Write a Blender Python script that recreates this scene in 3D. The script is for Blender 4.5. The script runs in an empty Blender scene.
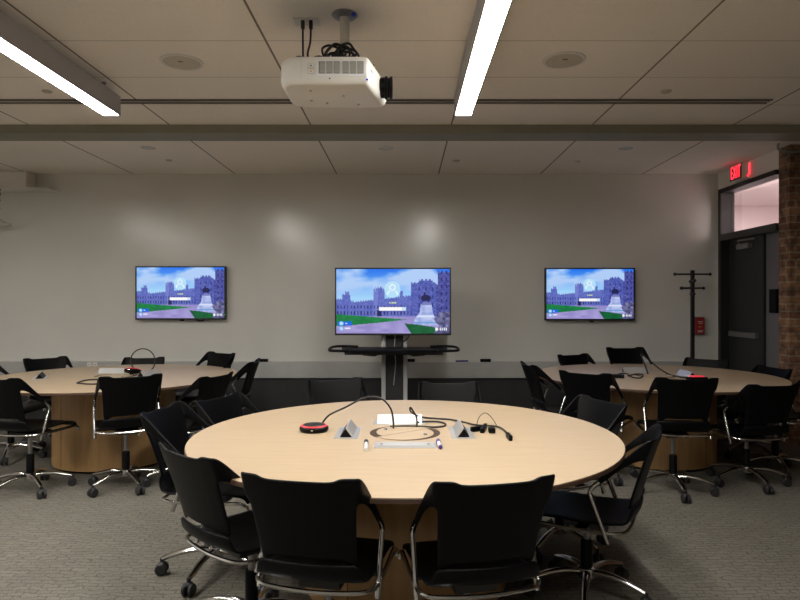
import bpy, bmesh, math, random
from mathutils import Vector, Matrix
random.seed(7)
C = bpy.context.scene.collection
PI = math.pi
R = math.radians
F = 622.0; CX = 405.0; HY = 302.0; EYE = 1.4          # lens (px), vanishing point, eye height
CEIL = 2.95; WALLY = 7.53; SIDEX = 3.79

# ------------------------------------------------------------------ materials
M = {}
def mat(name, col, rough=.5, metal=0., spec=.5, coat=0., emit=None, es=0., trans=0.):
    m = bpy.data.materials.new(name); m.use_nodes = True
    b = m.node_tree.nodes['Principled BSDF']
    b.inputs['Base Color'].default_value = (*col, 1)
    b.inputs['Roughness'].default_value = rough
    b.inputs['Metallic'].default_value = metal
    b.inputs['Specular IOR Level'].default_value = spec
    b.inputs['Coat Weight'].default_value = coat
    if trans: b.inputs['Transmission Weight'].default_value = trans
    if emit:
        b.inputs['Emission Color'].default_value = (*emit, 1)
        b.inputs['Emission Strength'].default_value = es
    M[name] = m
    return m
def nt(name): 
    t = M[name].node_tree
    return t, t.nodes, t.links, t.nodes['Principled BSDF']
def math_node(n, l, op, a, b=None, c=None):
    x = n.new('ShaderNodeMath'); x.operation = op
    for i, v in enumerate((a, b, c)):
        if v is None: continue
        if isinstance(v, (int, float)): x.inputs[i].default_value = v
        else: l.new(v, x.inputs[i])
    return x.outputs[0]
def noise_tint(name, c1, c2, scale=(1, 1, 1), ns=8., detail=6., lo=.35, hi=.65, bump=0., bscale=None, rough=None):
    t, n, l, b = nt(name)
    tc = n.new('ShaderNodeTexCoord'); mp = n.new('ShaderNodeMapping')
    mp.inputs['Scale'].default_value = scale
    l.new(tc.outputs['Object'], mp.inputs[0])
    no = n.new('ShaderNodeTexNoise'); no.inputs['Scale'].default_value = ns; no.inputs['Detail'].default_value = detail
    l.new(mp.outputs[0], no.inputs['Vector'])
    r = n.new('ShaderNodeValToRGB')
    r.color_ramp.elements[0].position = lo; r.color_ramp.elements[0].color = (*c1, 1)
    r.color_ramp.elements[1].position = hi; r.color_ramp.elements[1].color = (*c2, 1)
    l.new(no.outputs['Fac'], r.inputs[0]); l.new(r.outputs[0], b.inputs['Base Color'])
    if bump:
        bn = n.new('ShaderNodeTexNoise'); bn.inputs['Scale'].default_value = bscale or ns*4; bn.inputs['Detail'].default_value = 3
        l.new(tc.outputs['Object'], bn.inputs['Vector'])
        bp = n.new('ShaderNodeBump'); bp.inputs['Strength'].default_value = bump; bp.inputs['Distance'].default_value = .01
        l.new(bn.outputs['Fac'], bp.inputs['Height']); l.new(bp.outputs[0], b.inputs['Normal'])

mat('black_plastic', (.011, .011, .012), .42, spec=.13); noise_tint('black_plastic', (.0018, .0018, .0023), (.003, .003, .0038), ns=60, bump=.12, bscale=500)
mat('black_rubber', (.012, .012, .013), .55)
mat('black_metal', (.010, .010, .011), .4)
mat('dark_metal', (.03, .03, .032), .4, .3)
mat('chrome', (.62, .61, .6), .16, 1.)
mat('grey_metal', (.30, .30, .30), .4, .8)
mat('silver', (.60, .60, .60), .35, .6); noise_tint('silver', (.55, .55, .55), (.64, .64, .64), scale=(1, 40, 1), ns=20)
mat('silver_paint', (.46, .46, .46), .35)
mat('white_plastic', (.72, .70, .65), .4)
mat('white_gloss', (.78, .78, .78), .25)
mat('lamp_housing', (.42, .42, .45), .5)
mat('lamp_diffuser', (.8, .8, .8), .5, emit=(1, .965, .905), es=64.)
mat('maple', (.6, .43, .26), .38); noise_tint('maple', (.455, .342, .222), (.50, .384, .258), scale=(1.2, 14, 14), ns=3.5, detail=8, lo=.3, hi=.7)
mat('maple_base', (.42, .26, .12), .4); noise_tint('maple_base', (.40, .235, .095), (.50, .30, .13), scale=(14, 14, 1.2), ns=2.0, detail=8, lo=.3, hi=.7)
mat('edge_band', (.07, .036, .02), .55)
mat('slot_brown', (.055, .03, .016), .6)
mat('beam_paint', (.17, .165, .13), .55); noise_tint('beam_paint', (.23, .225, .175), (.26, .255, .20), ns=3)
mat('rail_grey', (.42, .42, .41), .45); noise_tint('rail_grey', (.40, .40, .39), (.44, .44, .43), ns=5)
mat('charcoal', (.020, .020, .022), .6); noise_tint('charcoal', (.018, .018, .020), (.024, .024, .026), ns=8)
mat('door_paint', (.022, .024, .023), .5); noise_tint('door_paint', (.020, .022, .021), (.026, .028, .027), ns=4)
mat('frame_paint', (.016, .016, .017), .45)
mat('jamb_grey', (.16, .15, .165), .5)
mat('jamb_dark', (.05, .05, .06), .5)
mat('red_box', (.32, .02, .025), .4)
mat('red_glow', (.3, .02, .02), .4, emit=(1, .05, .08), es=.6)
mat('exit_red', (.4, .02, .02), .4, emit=(1, .03, .05), es=2.6)
mat('exit_plate', (.10, .012, .012), .5)
mat('blue_dot', (.02, .05, .5), .4)
mat('yellow_mark', (.6, .4, .05), .5)
mat('purple_cap', (.06, .025, .22), .4)
mat('blue_cap', (.02, .03, .2), .4)
mat('vent_dark', (.17, .165, .15), .6)
mat('slot_black', (.006, .006, .006), .8)
mat('speaker_mesh', (.56, .51, .43), .7)
mat('glass', (1, 1, 1), .02, trans=1.)
M['glass'].node_tree.nodes['Principled BSDF'].inputs['IOR'].default_value = 1.45
mat('lens_glass', (.02, .02, .03), .08)
mat('conduit', (.3, .3, .3), .4, .6)
mat('corridor_paint', (.72, .62, .62), .6); noise_tint('corridor_paint', (.70, .60, .60), (.74, .64, .64), ns=2)
mat('plain_wall', (.6, .58, .54), .6); noise_tint('plain_wall', (.80, .78, .74), (.84, .82, .78), ns=2)
mat('whiteboard', (.6, .585, .545), .21, spec=.55); noise_tint('whiteboard', (.655, .645, .61), (.69, .68, .645), ns=1.2, bump=.02, bscale=5)

# ceiling: tiles with narrow reveal seams
mat('ceiling_tile', (.66, .56, .45), .85)
def ceiling_nodes():
    t, n, l, b = nt('ceiling_tile')
    g = n.new('ShaderNodeNewGeometry'); s = n.new('ShaderNodeSeparateXYZ'); l.new(g.outputs['Position'], s.inputs[0])
    x, y = s.outputs['X'], s.outputs['Y']
    def lines(coord, off, step, half):
        a = math_node(n, l, 'SUBTRACT', coord, off - step/2)
        a = math_node(n, l, 'FLOORED_MODULO', a, step)
        a = math_node(n, l, 'SUBTRACT', a, step/2)
        a = math_node(n, l, 'ABSOLUTE', a)
        return math_node(n, l, 'LESS_THAN', a, half)
    lx = lines(x, .406, 1.232, .007)
    ly = math_node(n, l, 'MULTIPLY', lines(y, 3.69, .6, .005), .45)
    m = math_node(n, l, 'LESS_THAN', y, 5.45)
    ly = math_node(n, l, 'MULTIPLY', ly, m)
    seam = math_node(n, l, 'MAXIMUM', lx, ly)
    no = n.new('ShaderNodeTexNoise'); no.inputs['Scale'].default_value = 90; no.inputs['Detail'].default_value = 4
    l.new(g.outputs['Position'], no.inputs['Vector'])
    r = n.new('ShaderNodeValToRGB')
    r.color_ramp.elements[0].position = .3; r.color_ramp.elements[0].color = (.87, .81, .73, 1)
    r.color_ramp.elements[1].position = .7; r.color_ramp.elements[1].color = (.92, .865, .785, 1)
    l.new(no.outputs['Fac'], r.inputs[0])
    mx = n.new('ShaderNodeMix'); mx.data_type = 'RGBA'
    l.new(seam, mx.inputs[0]); l.new(r.outputs[0], mx.inputs[6]); mx.inputs[7].default_value = (.22, .19, .155, 1)
    l.new(mx.outputs[2], b.inputs['Base Color'])
ceiling_nodes()

# carpet: wavy broken horizontal ribs
mat('carpet', (.12, .11, .095), .95, spec=.1)
def carpet_nodes():
    t, n, l, b = nt('carpet')
    g = n.new('ShaderNodeNewGeometry')
    w = n.new('ShaderNodeTexNoise'); w.inputs['Scale'].default_value = 11; w.inputs['Detail'].default_value = 4
    l.new(g.outputs['Position'], w.inputs['Vector'])
    va = n.new('ShaderNodeVectorMath'); va.operation = 'MULTIPLY_ADD'
    l.new(w.outputs['Color'], va.inputs[0]); va.inputs[1].default_value = (.09, .075, 0); l.new(g.outputs['Position'], va.inputs[2])
    br = n.new('ShaderNodeTexBrick'); br.inputs['Scale'].default_value = 1.
    br.inputs['Brick Width'].default_value = .085; br.inputs['Row Height'].default_value = .036
    br.inputs['Mortar Size'].default_value = .0055; br.inputs['Mortar Smooth'].default_value = .9
    br.inputs['Color1'].default_value = (.16, .149, .126, 1); br.inputs['Color2'].default_value = (.185, .172, .146, 1)
    br.inputs['Mortar'].default_value = (.104, .096, .083, 1)
    l.new(va.outputs[0], br.inputs['Vector'])
    f = n.new('ShaderNodeTexNoise'); f.inputs['Scale'].default_value = 160; f.inputs['Detail'].default_value = 2
    l.new(g.outputs['Position'], f.inputs['Vector'])
    r2 = n.new('ShaderNodeValToRGB')
    r2.color_ramp.elements[0].position = .3; r2.color_ramp.elements[0].color = (.62, .62, .62, 1)
    r2.color_ramp.elements[1].position = .7; r2.color_ramp.elements[1].color = (1.25, 1.25, 1.25, 1)
    l.new(f.outputs['Fac'], r2.inputs[0])
    mx = n.new('ShaderNodeMix'); mx.data_type = 'RGBA'; mx.blend_type = 'MULTIPLY'; mx.inputs[0].default_value = 1
    l.new(br.outputs['Color'], mx.inputs[6]); l.new(r2.outputs[0], mx.inputs[7]); l.new(mx.outputs[2], b.inputs['Base Color'])
    bp = n.new('ShaderNodeBump'); bp.inputs['Strength'].default_value = .3; bp.inputs['Distance'].default_value = .004; bp.invert = True
    l.new(br.outputs['Fac'], bp.inputs['Height']); l.new(bp.outputs[0], b.inputs['Normal'])
carpet_nodes()

mat('brick', (.2, .1, .06), .85)
def brick_nodes():
    t, n, l, b = nt('brick')
    g = n.new('ShaderNodeNewGeometry'); s = n.new('ShaderNodeSeparateXYZ'); l.new(g.outputs['Position'], s.inputs[0])
    xy = math_node(n, l, 'ADD', s.outputs['X'], s.outputs['Y'])
    cb = n.new('ShaderNodeCombineXYZ'); l.new(xy, cb.inputs[0]); l.new(s.outputs['Z'], cb.inputs[1])
    no = n.new('ShaderNodeTexNoise'); no.inputs['Scale'].default_value = 14; l.new(cb.outputs[0], no.inputs['Vector'])
    va = n.new('ShaderNodeVectorMath'); va.operation = 'MULTIPLY_ADD'
    l.new(no.outputs['Color'], va.inputs[0]); va.inputs[1].default_value = (.025, .014, 0); l.new(cb.outputs[0], va.inputs[2])
    br = n.new('ShaderNodeTexBrick'); br.inputs['Scale'].default_value = 1.
    br.inputs['Brick Width'].default_value = .21; br.inputs['Row Height'].default_value = .073
    br.inputs['Mortar Size'].default_value = .009; br.inputs['Mortar Smooth'].default_value = .4
    br.inputs['Color1'].default_value = (.17, .08, .048, 1); br.inputs['Color2'].default_value = (.28, .155, .09, 1)
    br.inputs['Mortar'].default_value = (.30, .235, .165, 1)
    l.new(va.outputs[0], br.inputs['Vector'])
    n2 = n.new('ShaderNodeTexNoise'); n2.inputs['Scale'].default_value = 11; n2.inputs['Detail'].default_value = 6; l.new(cb.outputs[0], n2.inputs['Vector'])
    r2 = n.new('ShaderNodeValToRGB')
    r2.color_ramp.elements[0].position = .35; r2.color_ramp.elements[0].color = (.42, .40, .40, 1)
    r2.color_ramp.elements[1].position = .65; r2.color_ramp.elements[1].color = (1.3, 1.25, 1.15, 1)
    l.new(n2.outputs['Fac'], r2.inputs[0])
    mx = n.new('ShaderNodeMix'); mx.data_type = 'RGBA'; mx.blend_type = 'MULTIPLY'; mx.inputs[0].default_value = 1
    l.new(br.outputs['Color'], mx.inputs[6]); l.new(r2.outputs[0], mx.inputs[7]); l.new(mx.outputs[2], b.inputs['Base Color'])
    bp = n.new('ShaderNodeBump'); bp.inputs['Strength'].default_value = .6; bp.inputs['Distance'].default_value = .01; bp.invert = True
    l.new(br.outputs['Fac'], bp.inputs['Height']); l.new(bp.outputs[0], b.inputs['Normal'])
brick_nodes()

# ------------------------------------------------------------------ mesh helpers
class MB:
    def __init__(s): s.b = bmesh.new()
    def box(s, c, d, rot=None, bev=0., mi=0):
        n0 = set(s.b.faces)
        r = bmesh.ops.create_cube(s.b, size=1.)
        vs = r['verts']
        for v in vs: v.co = Vector((v.co.x*d[0], v.co.y*d[1], v.co.z*d[2]))
        if bev:
            es = list({e for v in vs for e in v.link_edges})
            q = bmesh.ops.bevel(s.b, geom=es, offset=bev, segments=2, affect='EDGES', profile=.6)
            vs = list({v for f in s.b.faces if f not in n0 for v in f.verts})
        mt = Matrix.Translation(c)
        if rot is not None: mt = mt @ rot.to_4x4()
        for v in vs: v.co = mt @ v.co
        if mi:
            for f in s.b.faces:
                if f not in n0: f.material_index = mi
        return s
    def prism(s, prof, axis_pts):
        """closed profile (list of Vector) swept straight by vector axis_pts"""
        a = [s.b.verts.new(p) for p in prof]; b = [s.b.verts.new(p + axis_pts) for p in prof]
        s.b.faces.new(a[::-1]); s.b.faces.new(b)
        for i in range(len(a)): s.b.faces.new((a[i], a[(i+1) % len(a)], b[(i+1) % len(a)], b[i]))
        return s
    def tube(s, pts, r, seg=10, cap=True, flat=1.):
        pts = [Vector(p) for p in pts]
        rs = r if isinstance(r, (list, tuple)) else [r]*len(pts)
        t0 = (pts[1]-pts[0]).normalized()
        u = t0.orthogonal().normalized() if abs(t0.z) > .9 else t0.cross(Vector((0, 0, 1))).normalized()
        rings = []
        for i, p in enumerate(pts):
            t = (pts[min(i+1, len(pts)-1)] - pts[max(i-1, 0)])
            if t.length < 1e-9: t = t0
            t = t.normalized()
            u = (u - t*u.dot(t))
            if u.length < 1e-6: u = t.orthogonal()
            u.normalize(); w = t.cross(u)
            rings.append([s.b.verts.new(p + (u*math.cos(a)*rs[i] + w*math.sin(a)*rs[i]*flat)) for a in [2*PI*k/seg for k in range(seg)]])
        for i in range(len(rings)-1):
            for k in range(seg):
                s.b.faces.new((rings[i][k], rings[i][(k+1) % seg], rings[i+1][(k+1) % seg], rings[i+1][k]))
        if cap:
            s.b.faces.new(rings[0][::-1]); s.b.faces.new(rings[-1])
        return s
    def lathe(s, prof, seg=32, c=(0, 0, 0), axis='z', closed=False):
        c = Vector(c); rings = []
        def P(r, h, a):
            x, y = r*math.cos(a), r*math.sin(a)
            return c + (Vector((x, y, h)) if axis == 'z' else Vector((h, x, y)) if axis == 'x' else Vector((x, h, y)))
        for r, h in prof:
            if r < 1e-6: rings.append([s.b.verts.new(P(0, h, 0))])
            else: rings.append([s.b.verts.new(P(r, h, 2*PI*k/seg)) for k in range(seg)])
        for i in range(len(rings)-1):
            A, B = rings[i], rings[i+1]
            for k in range(seg):
                k2 = (k+1) % seg
                if len(A) == 1 and len(B) == 1: continue
                if len(A) == 1: s.b.faces.new((A[0], B[k2], B[k]))
                elif len(B) == 1: s.b.faces.new((A[k], A[k2], B[0]))
                else: s.b.faces.new((A[k], A[k2], B[k2], B[k]))
        return s
    def ball(s, c, r, sc=(1, 1, 1), seg=12):
        q = bmesh.ops.create_uvsphere(s.b, u_segments=seg, v_segments=max(6, seg//2), radius=r)
        for v in q['verts']: v.co = Vector((v.co.x*sc[0], v.co.y*sc[1], v.co.z*sc[2])) + Vector(c)
        return s
    def quad(s, *p):
        s.b.faces.new([s.b.verts.new(Vector(q)) for q in p]); return s

def obj(name, mb, m, parent=None, smooth=False, loc=None):
    me = bpy.data.meshes.new(name)
    bmesh.ops.recalc_face_normals(mb.b, faces=mb.b.faces[:])
    mb.b.to_mesh(me); mb.b.free()
    for q in (m if isinstance(m, (list, tuple)) else [m]): me.materials.append(M[q])
    if smooth:
        for p in me.polygons: p.use_smooth = True
        if hasattr(me, 'set_sharp_from_angle'): me.set_sharp_from_angle(angle=R(40))
    o = bpy.data.objects.new(name, me); C.objects.link(o)
    if parent: o.parent = parent
    if loc: o.location = loc
    return o
def tag(o, label, cat, group=None):
    o['label'] = label; o['category'] = cat
    if group: o['group'] = group
    return o
def thing(name, label, cat, loc=(0, 0, 0), rotz=0, group=None):
    o = bpy.data.objects.new(name, None); C.objects.link(o); o.empty_display_size = .1
    o.location = loc; o.rotation_euler = (0, 0, rotz)
    return tag(o, label, cat, group)
def struct(name, mb, m, parent=None):
    o = obj(name, mb, m, parent)
    if parent is None: o['kind'] = 'structure'
    return o
def copy_tree(o, parent=None):
    c = o.copy(); C.objects.link(c)
    if parent: c.parent = parent
    for ch in list(o.children): copy_tree(ch, c)
    return c
def spline(pts, n=8):
    pts = [Vector(p) for p in pts]; out = []
    for i in range(len(pts)-1):
        p0, p1, p2, p3 = pts[max(i-1, 0)], pts[i], pts[i+1], pts[min(i+2, len(pts)-1)]
        for k in range(n):
            t = k/n
            out.append(.5*((2*p1) + (p2-p0)*t + (2*p0-5*p1+4*p2-p3)*t*t + (3*p1-p0-3*p2+p3)*t**3))
    return out + [pts[-1]]
def subsurf(o, lv=2):
    m = o.modifiers.new('subdivision', 'SUBSURF'); m.levels = lv; m.render_levels = lv
def solid(o, th):
    m = o.modifiers.new('solidify', 'SOLIDIFY'); m.thickness = th; m.offset = 0

# ------------------------------------------------------------------ the room
XL, XR, YB = -7.2, 6.0, -3.2
struct('floor', MB().box(((XL+XR)/2, 3.0, -.05), (XR-XL+.6, 13.4, .1)), 'carpet')
struct('ceiling', MB().box(((XL+XR)/2, 3.0, CEIL+.05), (XR-XL+.6, 13.4, .1)), 'ceiling_tile')
struct('wall_back', MB().box(((XL+SIDEX)/2, WALLY+.075, CEIL/2), (SIDEX-XL, .15, CEIL)), 'whiteboard')
struct('wall_left', MB().box((XL-.075, 2.2, CEIL/2), (.15, 11.2, CEIL)), 'plain_wall')
struct('wall_front', MB().box(((XL+XR)/2, YB-.075, CEIL/2), (XR-XL, .15, CEIL)), 'plain_wall')
struct('wall_right', MB().box((XR+.075, 1.6, CEIL/2), (.15, 9.9, CEIL)), 'brick')
# brick return wall facing the camera beside the doorway
BRY = 6.30
struct('wall_brick', MB().box(((SIDEX-.004+XR)/2, BRY-.09, CEIL/2), (XR-SIDEX+.004, .18, CEIL)), 'brick')
# door wall (runs in depth at SIDEX), above the doorway and the return at its far end
DY0, DY1 = BRY+.004, 7.47                   # opening in y
w = MB()
w.box((SIDEX+.075, (WALLY+.15+DY1)/2, CEIL/2), (.15, WALLY+.15-DY1, CEIL))
w.box((SIDEX+.075, (DY0+DY1)/2+.0, (2.745+CEIL)/2), (.15, DY1-DY0, CEIL-2.745))
struct('wall_right_door_side', w, 'plain_wall')
# the steel beam dropping below the ceiling
struct('trim_1', MB().box(((XL+XR)/2, 5.565, CEIL-.0375), (XR-XL, .27, .075), bev=.004), 'beam_paint')
# raceway rail along the whiteboard wall and dark lower panel
r = MB(); r.box(((XL+SIDEX)/2, WALLY-.045, .585), (SIDEX-XL, .09, .19), bev=.004)
r.box(((XL+SIDEX)/2, WALLY-.094, .615), (SIDEX-XL, .008, .13))
struct('trim_2', r, 'rail_grey')
struct('baseboard_back', MB().box(((XL+SIDEX)/2, WALLY-.02, .245), (SIDEX-XL, .04, .49)), 'charcoal')

# doorway: frame, door, transom
fr = MB()
FX = SIDEX-.015
fr.box((FX+.07, DY1-.03, 1.3725), (.17, .06, 2.745)); fr.box((FX+.09, DY0+.006, 1.3725), (.13, .012, 2.745))
fr.box((FX+.07, (DY0-.048+DY1)/2, 2.72), (.17, DY1-DY0-.072, .05))
fr.box((FX+.07, (DY0-.048+DY1)/2, 2.165), (.17, DY1-DY0-.072, .075))
dfr = struct('trim_3', fr, 'frame_paint')
pn = MB().box((SIDEX+.10, (DY0-.048+DY1)/2, 2.448), (.008, DY1-DY0-.072, .49))
wn = struct('window_1', pn, 'glass')
DLX = SIDEX+.085
st = MB().box((DLX-.005, 6.69, 1.064), (.06, .05, 2.125)); struct('trim_4', st, 'frame_paint')
struct('trim_5', MB().box((DLX+.01, (DY0+.012+6.665)/2, 1.064), (.03, 6.665-DY0-.012, 2.125)), 'jamb_grey')
dr = struct('door_1', MB().box((DLX+.01, (6.715+DY1-.06)/2, 1.064), (.045, DY1-.06-6.715, 2.12), bev=.003), 'door_paint')
pb = MB(); pb.box((DLX-.045, 7.05, 1.03), (.045, .56, .06), bev=.006)
obj('push_bar', pb, 'grey_metal', dr)
cl = MB(); cl.box((DLX-.045, 7.02, 2.03), (.06, .24, .06), bev=.006)
cl.tube([(DLX-.06, 7.1, 2.065), (DLX-.16, 6.95, 2.085), (DLX-.03, 6.85, 2.10)], .008, 6)
obj('door_closer', cl, 'grey_metal', dr)
tag(obj('card_reader', MB().box((DLX-.02, 6.50, 1.41), (.03, .13, .25), bev=.006), 'black_plastic'), 'black box on the grey panel between the door and the brick wall', 'card reader')
# corridor beyond the transom
cw = MB()
cw.box((5.9, 8.0, 1.45), (.1, 3.2, 2.9)); cw.box((4.9, 9.45, 1.45), (2.0, .1, 2.9))
cw.box((4.95, 6.55, 1.45), (1.9, .1, 2.9))
struct('wall_corridor', cw, 'corridor_paint')
struct('ceiling_corridor', MB().box((4.93, 8.0, 2.88), (1.95, 3.0, .06)), 'corridor_paint')
la = bpy.data.lights.new('corridor_lamp', 'AREA'); la.energy = 105; la.size = .25; la.color = (1, .93, .92)
lo = bpy.data.objects.new('corridor_lamp', la); lo.location = (4.14, 7.6, 2.84); C.objects.link(lo)

# conduit over the brick
cd = spline([(SIDEX-.14, 6.08, 2.95), (SIDEX-.14, 6.08, 2.90), (SIDEX-.08, 6.08, 2.865), (SIDEX+.05, 6.08, 2.87), (4.3, 6.08, 2.92), (5.9, 6.08, 2.92)], 6)
tag(obj('conduit_pipe', MB().tube(cd, .013, 8), 'conduit', smooth=True), 'thin bent metal conduit pipe crossing the top of the brick wall', 'pipe')

# ------------------------------------------------------------------ ceiling fittings
def linear_lamp(x, y0, y1, label):
    t = thing('linear_ceiling_lamp', label, 'ceiling lamp', (x, y1, 2.75), 0, 'long linear ceiling lamps')
    L = y1-y0; hw = .055
    h = MB(); h.box((-hw-.004, -L/2, .07), (.008, L, .14)); h.box((hw+.004, -L/2, .07), (.008, L, .14))
    h.box((0, -L/2, .137), (2*hw, L, .006)); h.box((0, -.003, .07), (2*hw, .006, .134)); h.box((0, -L+.003, .07), (2*hw, .006, .134))
    obj('housing', h, 'lamp_housing', t)
    obj('diffuser', MB().box((0, -L/2, .006), (2*hw, L-.014, .008)), 'lamp_diffuser', t)
    k = .12
    while k < L:
        s = MB(); s.tube([(0, -k, .138), (0, -k, CEIL-2.75)], .004, 6); s.tube([(0, -k, CEIL-2.75-.018), (0, -k, CEIL-2.75)], .014, 8)
        obj('hanger', s, 'grey_metal', t); k += 1.22
    return t
linear_lamp(.42, .2, 4.51, 'long white glowing lamp strip on the ceiling right of the projector')
linear_lamp(-2.125, .2, 4.51, 'long grey-sided glowing lamp strip hanging at the upper left left of the projector')
linear_lamp(-4.67, .2, 4.51, 'long glowing lamp strip outside the frame, furthest left of the ceiling lamps')

# linear slot diffuser
t = thing('slot_diffuser', 'long thin black slot air vent running across the ceiling before the beam', 'air vent', ((XL+2.8)/2, 4.79, CEIL))
L = 2.8-XL
obj('slot', MB().box((0, 0, -.002), (L, .08, .006)), 'slot_black', t)
for y in (-.040, .0, .040):
    obj('vane', MB().box((0, y, -.006), (L+.02, .006 if abs(y) > .03 else .010, .010)), 'vent_dark' if abs(y) > .03 else 'speaker_mesh', t)

def px_ceil(px, py):
    y = F*(CEIL-EYE)/(HY-py); return ((px-CX)/F*y, y)
for (px, py, lab) in ((182, 62, 'round grey ceiling speaker left of the projector'), (564, 60, 'round grey ceiling speaker right of the glowing lamp strip')):
    x, y = px_ceil(px, py)
    t = thing('ceiling_speaker', lab, 'speaker', (x, y, CEIL), 0, 'round ceiling speakers')
    obj('grille', MB().lathe([(0, -.008), (.10, -.007), (.118, -.004), (.118, 0)], 32), 'speaker_mesh', t, True)
    obj('ring', MB().lathe([(.118, -.0), (.118, -.007), (.134, -.006), (.137, 0)], 32), 'white_plastic', t, True)
    obj('emblem', MB().box((0, -.03, -.0095), (.03, .012, .003)), 'vent_dark', t)
for (px, py, lab) in ((148, 147.5, 'small recessed downlight beyond the beam above the left television'), (386, 148, 'small recessed downlight beyond the beam nearest below the projector'), (626, 148, 'small recessed downlight beyond the beam above the right television')):
    x, y = px_ceil(px, py)
    t = thing('recessed_downlight', lab, 'downlight', (x, y, CEIL), 0, 'recessed downlights beyond the beam')
    obj('trim_ring', MB().lathe([(.045, -.002), (.05, -.008), (.068, -.006), (.072, 0)], 28), 'white_gloss', t, True)
    obj('lens', MB().lathe([(0, -.002), (.045, -.0025), (.045, 0)], 24), 'silver', t, True)
for (px, py, rr, lab) in ((47, 91, .035, 'small round cover on the ceiling just above the slot vent, behind the left lamp strip'), (666, 91, .04, 'small round cover on the ceiling just above the slot vent, at right'),
                          (169, 160, .035, 'small sprinkler cap on the ceiling above the left television'), (456, 160.5, .04, 'small sprinkler cap on the ceiling above the middle television'), (578, 161, .035, 'small sprinkler cap on the ceiling above the right television')):
    x, y = px_ceil(px, py)
    tag(obj('ceiling_sprinkler', MB().lathe([(0, -.012), (rr*.8, -.010), (rr, -.003), (rr, 0)], 24), 'speaker_mesh', smooth=True, loc=(x, y, CEIL)), lab, 'ceiling cap', 'small round caps on the ceiling')

# ------------------------------------------------------------------ projector
PX, PY = -.385, 3.30
mt_ = thing('projector_mount', 'white ceiling pole and round plate that carries the projector', 'projector mount', (PX+.06, PY+.05, CEIL))
obj('ceiling_plate', MB().lathe([(0, 0), (.065, 0), (.07, -.006), (.06, -.016), (.03, -.02), (0, -.02)], 28), 'grey_metal', mt_, True)
obj('pole', MB().lathe([(0, -.018), (.026, -.018), (.026, -.27), (0, -.27)], 24), 'white_plastic', mt_, True)
obj('bracket', MB().box((0, 0, -.285), (.24, .20, .02), bev=.005), 'black_metal', mt_)
obj('bolt', MB().lathe([(0, -.026), (.012, -.024), (.012, -.012), (0, -.012)], 12, c=(.05, -.035, 0)), 'blue_dot', mt_, True)

pj = thing('projector', 'white video projector hanging from the ceiling, lens to the right', 'projector', (PX, PY, 2.488))
# body: plan outline, swept in height with rounded edges and chamfered belly
def body_bm():
    b = MB()
    plan = []
    hx, hy = .25, .20
    def rc(cx, cy, r, a0, a1, n=6):
        for k in range(n+1):
            a = R(a0+(a1-a0)*k/n); plan.append((cx+r*math.cos(a), cy+r*math.sin(a)))
    rc(-hx+.10, -hy+.10, .10, 180, 270)
    rc(.185, -hy+.02, .02, -90, -10, 4)
    rc(.250, hy-.03, .03, -10, 90, 4)
    rc(-hx+.08, hy-.08, .08, 90, 180)
    lev = [(0., .90), (.006, .945), (.018, .98), (.036, 1.), (.116, 1.), (.130, .988), (.138, .95)]
    rings = [[b.b.verts.new((x*s, y*s, z)) for x, y in plan] for z, s in lev]
    n = len(plan)
    for i in range(len(rings)-1):
        for k in range(n): b.b.faces.new((rings[i][k], rings[i][(k+1) % n], rings[i+1][(k+1) % n], rings[i+1][k]))
    b.b.faces.new(rings[0][::-1]); b.b.faces.new(rings[-1])
    return b
obj('body', body_bm(), 'white_plastic', pj, True)
YF = -.2005
vp = obj('vent_panel', MB().box((.068, YF, .076), (.25, .006, .078), bev=.001), 'white_gloss', pj)
for i in range(6):
    obj('grille', MB().box((.068-.092+.0365*i + (.004 if i > 2 else -.004), YF-.0035, .080), (.032, .004, .060)), 'vent_dark', vp)
s = MB()
for i in range(13): s.box((.068, YF-.0062, .054+.0043*i), (.215, .002, .0012))
obj('slats', s, 'white_plastic', vp)
obj('seam', MB().box((-.133, YF+.001, .075), (.002, .003, .10)), 'speaker_mesh', pj)
for z in (.088, .060):
    q = obj('switch_panel', MB().box((-.083, YF-.001, z), (.034, .004, .024), bev=.001), 'speaker_mesh', pj)
    obj('button', MB().box((-.083, YF-.004, z), (.026, .003, .016)), 'white_gloss', q)
    obj('mark', MB().box((-.083, YF-.006, z), (.012, .002, .006)), 'vent_dark' if z > .07 else 'yellow_mark', q)
obj('screw', MB().ball((.01, YF-.001, .026), .004), 'black_metal', pj)
obj('badge', MB().box((.2165, -.13, .085), (.002, .05, .008), rot=Matrix.Rotation(R(-10.5), 3, 'Z')), 'vent_dark', pj)
for x, y in ((-.1, -.1), (-.04, .10), (.06, -.02), (.13, .12), (-.12, .06)):
    obj('foot', MB().lathe([(0, -.004), (.007, -.004), (.009, .004), (0, .004)], 12, c=(x, y, -.001)), 'speaker_mesh', pj, True)
ln = MB().lathe([(0, .225), (.054, .225), (.054, .275), (.060, .277), (.060, .290), (.052, .292), (.052, .302), (.059, .304), (.059, .318), (.046, .318), (.042, .308), (0, .308)], 28, c=(0, .07, .072), axis='x')
le = obj('lens_barrel', ln, 'black_plastic', pj, True)
obj('lens', MB().lathe([(0, .314), (.020, .312), (.042, .3085)], 24, c=(0, .07, .072), axis='x'), 'lens_glass', le, True)
obj('zoom_dial', MB().box((.20, -.03, .142), (.05, .06, .02), bev=.006), 'black_plastic', pj)
obj('indicator', MB().box((.196, YF+.004, .022), (.012, .004, .008)), 'blue_dot', pj)

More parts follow.
